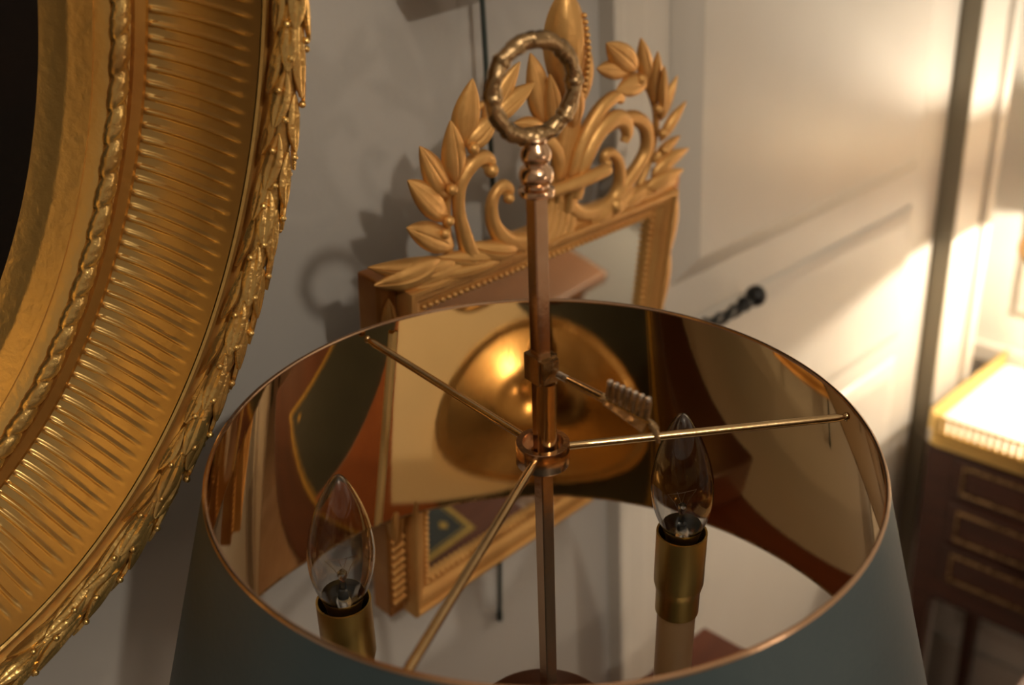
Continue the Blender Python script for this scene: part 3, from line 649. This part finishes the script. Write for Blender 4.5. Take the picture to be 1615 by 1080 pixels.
# ------------------------------------------------------------------ hanging rod and the picture above
mb = MB(); mb.add(*tube([(0.241, WY - 0.025, CZ - 0.02), (0.241, WY - 0.025, 0.5), (0.239, WY - 0.025, 0.0), (0.234, WY - 0.012, -0.30), (0.2325, WY - 0.0035, -0.420)], 0.0022, 10))
mb.add(*tube([(0.2325, WY - 0.0035, -0.42), (0.2322, WY - 0.003, -0.430)], 0.0028, 10))
mb.add(*tube([(0.241, WY, CZ - 0.03), (0.241, WY - 0.03, CZ - 0.03)], 0.004, 10))
tag(mb.build('hanging_rod', RODM), 'thin dark green hanging rod running down the grey wall behind the mirror', 'rod')
pm = Matrix.Translation((0.163, WY - 0.062, 0.197)) @ Matrix.Rotation(math.radians(-4.2), 4, 'Y')
pic = empty('framed_picture', pm, 'small wooden framed picture hanging high on the grey wall above the mirror', 'picture')
mb = MB()
for a in ((0, 0.36, 0, 0.03), (0, 0.36, 0.45, 0.48), (0, 0.03, 0.03, 0.45), (0.33, 0.36, 0.03, 0.45)): mb.add(*box(a[0], a[1], 0, 0.028, a[2], a[3]))
mb.build('frame', DMAHOG, pic, bevel=0.003)
MB().add(*box(0.03, 0.33, 0.008, 0.024, 0.03, 0.45)).build('painting', CANVAS, pic)

# ------------------------------------------------------------------ oval frame
UC, ZC, LEAN, EA, EB, BASE = -0.3162, 0.2530, 0.2182, 0.2632, 0.3797, 0.20
# local: x along wall, y up the leaning frame, z towards the room
MO = Matrix(((1, 0, 0), (0, -math.sin(LEAN), -math.cos(LEAN)), (0, math.cos(LEAN), -math.sin(LEAN)))).to_4x4(); MO.translation = (UC, WY - BASE, ZC)
ov = empty('oval_picture', MO, 'large oval painting, almost black, in a deep gilt fluted frame on the left', 'picture')
NT = 8000
tt = np.linspace(0, 2 * PI, NT + 1); ex = EA * np.cos(tt); ey = EB * np.sin(tt)
al = np.r_[0, np.cumsum(np.hypot(np.diff(ex), np.diff(ey)))]; PERI = al[-1]
def ept(s, wv, off):
    t = np.interp((s % 1.0) * PERI, al, tt); x, y = EA * math.cos(t), EB * math.sin(t)
    nx, ny = math.cos(t) / EA, math.sin(t) / EB; l = math.hypot(nx, ny); nx /= l; ny /= l
    return (x - wv * nx, y - wv * ny, off)
def sweep(prof, ns, disp=None, closed=True):
    """prof list of (w, off); disp(s, i)->(dw, doff)"""
    v = []; f = []; n = len(prof)
    for j in range(ns):
        s = j / ns
        for i, (a, b_) in enumerate(prof):
            dw, do = disp(s, i) if disp else (0, 0); v.append(ept(s, a + dw, b_ + do))
    for j in range(ns):
        k = (j + 1) % ns
        for i in range(n if closed else n - 1):
            l = (i + 1) % n; f.append((j * n + i, j * n + l, k * n + l, k * n + i))
    return v, f
BK = -0.112
# outer body behind the leaves, down the back and to the rebate
prof = [(0.0015, -0.0012), (0.0005, 0.0), (-0.0014, 0.0), (-0.0024, -0.005), (-0.005, 0.002), (-0.011, 0.004), (-0.0125, -0.005), (-0.013, -0.03), (-0.011, BK + .01), (-0.008, BK), (0.058, BK), (0.060, -0.098),
        (0.0705, -0.098), (0.0615, -0.0835), (0.0612, -0.0800), (0.0600, -0.0780), (0.0590, -0.0765), (0.0560, -0.0710), (0.0535, -0.0665), (0.0530, -0.0672), (0.0500, -0.0620), (0.0480, -0.0600),
        (0.0420, -0.0600), (0.0400, -0.0592), (0.0360, -0.0590), (0.0335, -0.0575), (0.0315, -0.0572), (0.0310, -0.0580)]
v, f = sweep(prof, 360, None, False); body = MB().add(v, f).build('frame_molding', GILT, ov, 30)
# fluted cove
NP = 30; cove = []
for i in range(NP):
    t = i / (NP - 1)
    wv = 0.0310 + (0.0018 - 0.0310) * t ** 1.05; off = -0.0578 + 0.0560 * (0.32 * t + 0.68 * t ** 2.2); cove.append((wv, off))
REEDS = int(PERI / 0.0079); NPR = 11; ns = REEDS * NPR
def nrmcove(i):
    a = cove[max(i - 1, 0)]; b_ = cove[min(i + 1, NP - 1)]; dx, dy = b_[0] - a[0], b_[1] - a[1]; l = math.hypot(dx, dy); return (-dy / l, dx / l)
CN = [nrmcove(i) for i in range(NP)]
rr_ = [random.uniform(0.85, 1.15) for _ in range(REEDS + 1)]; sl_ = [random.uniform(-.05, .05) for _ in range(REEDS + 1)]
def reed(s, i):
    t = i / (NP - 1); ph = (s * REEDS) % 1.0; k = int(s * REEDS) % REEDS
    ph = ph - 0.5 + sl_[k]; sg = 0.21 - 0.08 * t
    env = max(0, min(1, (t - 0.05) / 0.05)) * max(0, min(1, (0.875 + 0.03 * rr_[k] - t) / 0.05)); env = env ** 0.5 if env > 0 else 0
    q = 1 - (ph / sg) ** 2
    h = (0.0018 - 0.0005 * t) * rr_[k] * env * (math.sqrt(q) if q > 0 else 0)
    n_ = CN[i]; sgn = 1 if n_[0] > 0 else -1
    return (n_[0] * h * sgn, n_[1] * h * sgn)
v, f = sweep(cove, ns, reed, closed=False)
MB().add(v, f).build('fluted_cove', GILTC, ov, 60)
# red worn fillets
v, f = sweep([(0.0300, -0.0565), (0.0318, -0.0560), (0.0365, -0.0575), (0.0378, -0.0590), (0.0378, -0.0600), (0.0300, -0.0600)], 360); MB().add(v, f).build('inner_fillet', GILTD, ov, 30)
# rope moulding
NRT = 104; RW_, RO_ = 0.0445, -0.0570; ns = NRT * 16; sg = 20; v = []; f = []
for j in range(ns):
    s = j / ns
    for k in range(sg):
        a = 2 * PI * k / sg; ph = (s * NRT + a / (2 * PI)) % 1.0
        m = 0.62 + 0.48 * math.sin(PI * ph ** 0.75) ** 0.55 - 0.10 * math.exp(-((ph - 0.45) / 0.06) ** 2)
        r = 0.0049 * m; v.append(ept(s, RW_ - r * math.cos(a), RO_ + r * math.sin(a)))
for j in range(ns):
    j2 = (j + 1) % ns
    for k in range(sg): l = (k + 1) % sg; f.append((j * sg + k, j2 * sg + k, j2 * sg + l, j * sg + l))
MB().add(v, f).build('rope_molding', GILTL, ov, 70)
# leaf garland around the outer edge
TW, TO, TR = -0.0055, 0.0120, 0.0074
mb = MB(); v = []; f = []; ns = 720; sg = 16
for j in range(ns):
    s = j / ns
    for k in range(sg):
        a = 2 * PI * k / sg; r = TR * (0.74 + 0.05 * math.sin(2 * PI * s * 66 + a * 2) + 0.04 * math.sin(2 * PI * s * 151 + a * 3)); v.append(ept(s, TW - r * math.cos(a), TO + r * math.sin(a)))
for j in range(ns):
    j2 = (j + 1) % ns
    for k in range(sg): l = (k + 1) % sg; f.append((j * sg + k, j2 * sg + k, j2 * sg + l, j * sg + l))
mb.add(v, f)
GR = 66
def tor(s, a, r): return np.array(ept(s, TW - r * math.cos(a), TO + r * math.sin(a)))
for g in range(GR):
    for k, (da, dsg) in enumerate(((-0.7, 0.0), (0.35, 0.33), (1.4, 0.66), (2.45, 0.0), (3.3, 0.45))):
        s0 = (g + dsg) / GR + random.uniform(-.0008, .0008); L = (0.98 + random.uniform(-.12, .12)) / GR; a0_ = da + random.uniform(-.12, .12); drift = random.uniform(-0.5, 0.5); hw = 0.62
        n1, n2 = 9, 7; v = []
        for layer in (0, 1):
            for i in range(n1):
                t = i / (n1 - 1); sh = math.sin(PI * (t * 0.94 + 0.03) ** 0.9) ** 0.8
                for j in range(n2):
                    q = (j - 3) / 3; a = a0_ + q * hw * sh + drift * t
                    r = TR * (0.86 + 0.46 * t ** 1.2 + (0.22 * (1 - 0.8 * abs(q) ** 1.3) - 0.22 * math.exp(-(q / .25) ** 2)) * sh) if layer == 0 else TR * (0.70 + 0.40 * t ** 1.4)
                    v.append(tor(s0 - L * t, a, r))
        f = []; N_ = n1 * n2
        for i in range(n1 - 1):
            for j in range(n2 - 1):
                a = i * n2 + j; f.append((a, a + 1, a + n2 + 1, a + n2))
            for j in (0, n2 - 1):
                a = i * n2 + j; f.append((a, a + n2, N_ + a + n2, N_ + a))
        for i in (0, n1 - 1):
            for j in range(n2 - 1): a = i * n2 + j; f.append((a, a + 1, N_ + a + 1, N_ + a))
        mb.add(v, f)
    for (a, ds) in ((0.05, 0.22), (1.0, 0.52), (1.95, 0.15), (2.5, 0.75), (-0.9, 0.6)):
        c = tor((g + ds + random.uniform(-.08, .08)) / GR, a + random.uniform(-.2, .2), TR * 1.18); mb.add(*sphere(c, 0.0019, 1, 1, 1, 9, 6))
mb.build('leaf_garland', GILTL, ov, 45, label='carved band of leaves and berries on the outer edge')
# painting
v = [(0, 0, -0.094)] + [ept(j / 120, 0.066, -0.094) for j in range(120)]
n0 = len(v); v += [(0, 0, -0.099)] + [ept(j / 120, 0.066, -0.099) for j in range(120)]
f = [(0, 1 + j, 1 + (j + 1) % 120) for j in range(120)] + [(n0, n0 + 1 + (j + 1) % 120, n0 + 1 + j) for j in range(120)] + [(1 + j, n0 + 1 + j, n0 + 1 + (j + 1) % 120, 1 + (j + 1) % 120) for j in range(120)]
MB().add(v, f).build('painting', CANVAS, ov)

# ------------------------------------------------------------------ small cabinet at right
cx0, cx1, cy0, cy1, ct = 1.033, 1.312, -0.06, 0.232, -0.52
cab = empty('side_cabinet', Matrix.Translation(((cx0 + cx1) / 2, (cy0 + cy1) / 2, FZ)), 'small dark mahogany cabinet with three drawers, brass gallery and brightly lit white marble top', 'cabinet')
co = (-(cx0 + cx1) / 2, -(cy0 + cy1) / 2, -FZ)
def CB_(mb, name, m, par=None, **k): return mb.build(name, m, par or cab, off=co, **k)
CB_(MB().add(*box(cx0 + .004, cx1, cy0, cy1 - .004, -0.820, ct - 0.028)), 'carcass', DMAHOG, bevel=0.003)
CB_(MB().add(*box(cx0 + 0.002, cx1, cy0, cy1 - 0.002, ct - 0.028, ct - 0.006)), 'marble_top', MARBLE, bevel=0.002)
mb = MB()
def rail(z, r):
    rc_ = 0.022; pts = [(cx1, cy1, z)] + [(cx0 + rc_ - rc_ * math.sin(a), cy1 - rc_ + rc_ * math.cos(a), z) for a in [PI / 2 * i / 8 for i in range(9)]] + [(cx0, cy0 + rc_, z)]
    return pts, tube(pts, r, 8)
pts, g_ = rail(ct + 0.018, 0.0028); mb.add(*g_); mb.add(*rail(ct - 0.007, 0.0035)[1]); mb.add(*rail(ct - 0.014, 0.0035)[1]); mb.add(*rail(ct - 0.021, 0.0035)[1]); mb.add(*rail(ct - 0.027, 0.0035)[1])
P_, T_, N_ = frames(pts); dist = 0
for i in range(len(P_) - 1):
    L = np.linalg.norm(P_[i + 1] - P_[i]); k = max(1, int(L / 0.010))
    for j in range(k):
        p = P_[i] + (P_[i + 1] - P_[i]) * (j + .5) / k; mb.add(*tube([(p[0], p[1], ct - 0.007), (p[0], p[1], ct + 0.018)], 0.0034, 6))
CB_(mb, 'brass_gallery', GALLERY)
for (za, zb) in ((-0.566, -0.614), (-0.643, -0.694), (-0.720, -0.768)):
    dr = CB_(MB().add(*box(cx0 - 0.003, cx0 + 0.012, cy0 + 0.03, cy1 - 0.050, zb - 0.008, za + 0.008)), 'drawer', DMAHOG, bevel=0.002)
    mb = MB(); y0, y1 = cy0 + 0.036, cy1 - 0.064
    for a in ((y0, y1, zb, zb + .0038), (y0, y1, za - .0038, za), (y0, y0 + .0038, zb + .0038, za - .0038), (y1 - .0038, y1, zb + .0038, za - .0038)): mb.add(*box(cx0 - 0.007, cx0 - 0.003, a[0], a[1], a[2], a[3]))
    CB_(mb, 'brass_molding', BRASSD, dr, bevel=0.001)
for x in (cx0 + 0.02, cx1 - 0.02):
    for y in (cy0 + 0.02, cy1 - 0.022):
        v = []
        for zz, r in ((FZ, 0.008), (-0.86, 0.013), (-0.820, 0.016)): v += [(x - r, y - r, zz), (x + r, y - r, zz), (x + r, y + r, zz), (x - r, y + r, zz)]
        CB_(MB().add(v, [(3, 2, 1, 0), (8, 9, 10, 11)] + [(j * 4 + i, j * 4 + (i + 1) % 4, j * 4 + 4 + (i + 1) % 4, j * 4 + 4 + i) for j in (0, 1) for i in range(4)]), 'leg', DMAHOG, bevel=0.001)
# lamp on the cabinet (stands just past the right edge of the photograph)
lx, ly = 1.20, 0.02
l2 = empty('cabinet_lamp', Matrix.Translation((lx, ly, ct - 0.006)), 'lit table lamp with a low pale shade standing on the marble-topped cabinet', 'lamp')
o2 = (-lx, -ly, -(ct - 0.006)); c2 = (lx, ly)
MB().add(*lathe([(0.055, ct - .006), (0.056, ct + .004), (0.030, ct + .012), (0.016, ct + .03), (0.030, ct + .07), (0.042, ct + .12), (0.036, ct + .17), (0.014, ct + .20), (0.008, ct + .222), (0.008, ct + .245)], 40, c=c2)).build('lamp_base', BRASS, l2, off=o2)
sp = [(0.125, -0.252), (0.080, -0.160)]
MB().add(*lathe([(0.172, -0.262), (0.1015, -0.177), (0.100, -0.177), (0.170, -0.262), (0.172, -0.262)], 64, c=c2, caps=False)).build('lamp_shade', SHADEM, l2, off=o2)
mb = MB()
for k in range(3):
    a = 2 * PI * k / 3 + 0.4; mb.add(*tube([(lx, ly, -0.280), (lx + 0.170 * math.cos(a), ly + 0.170 * math.sin(a), -0.261)], 0.0012, 6))
mb.build('shade_carrier', BRASS, l2, off=o2)
bpy.context.view_layer.update()
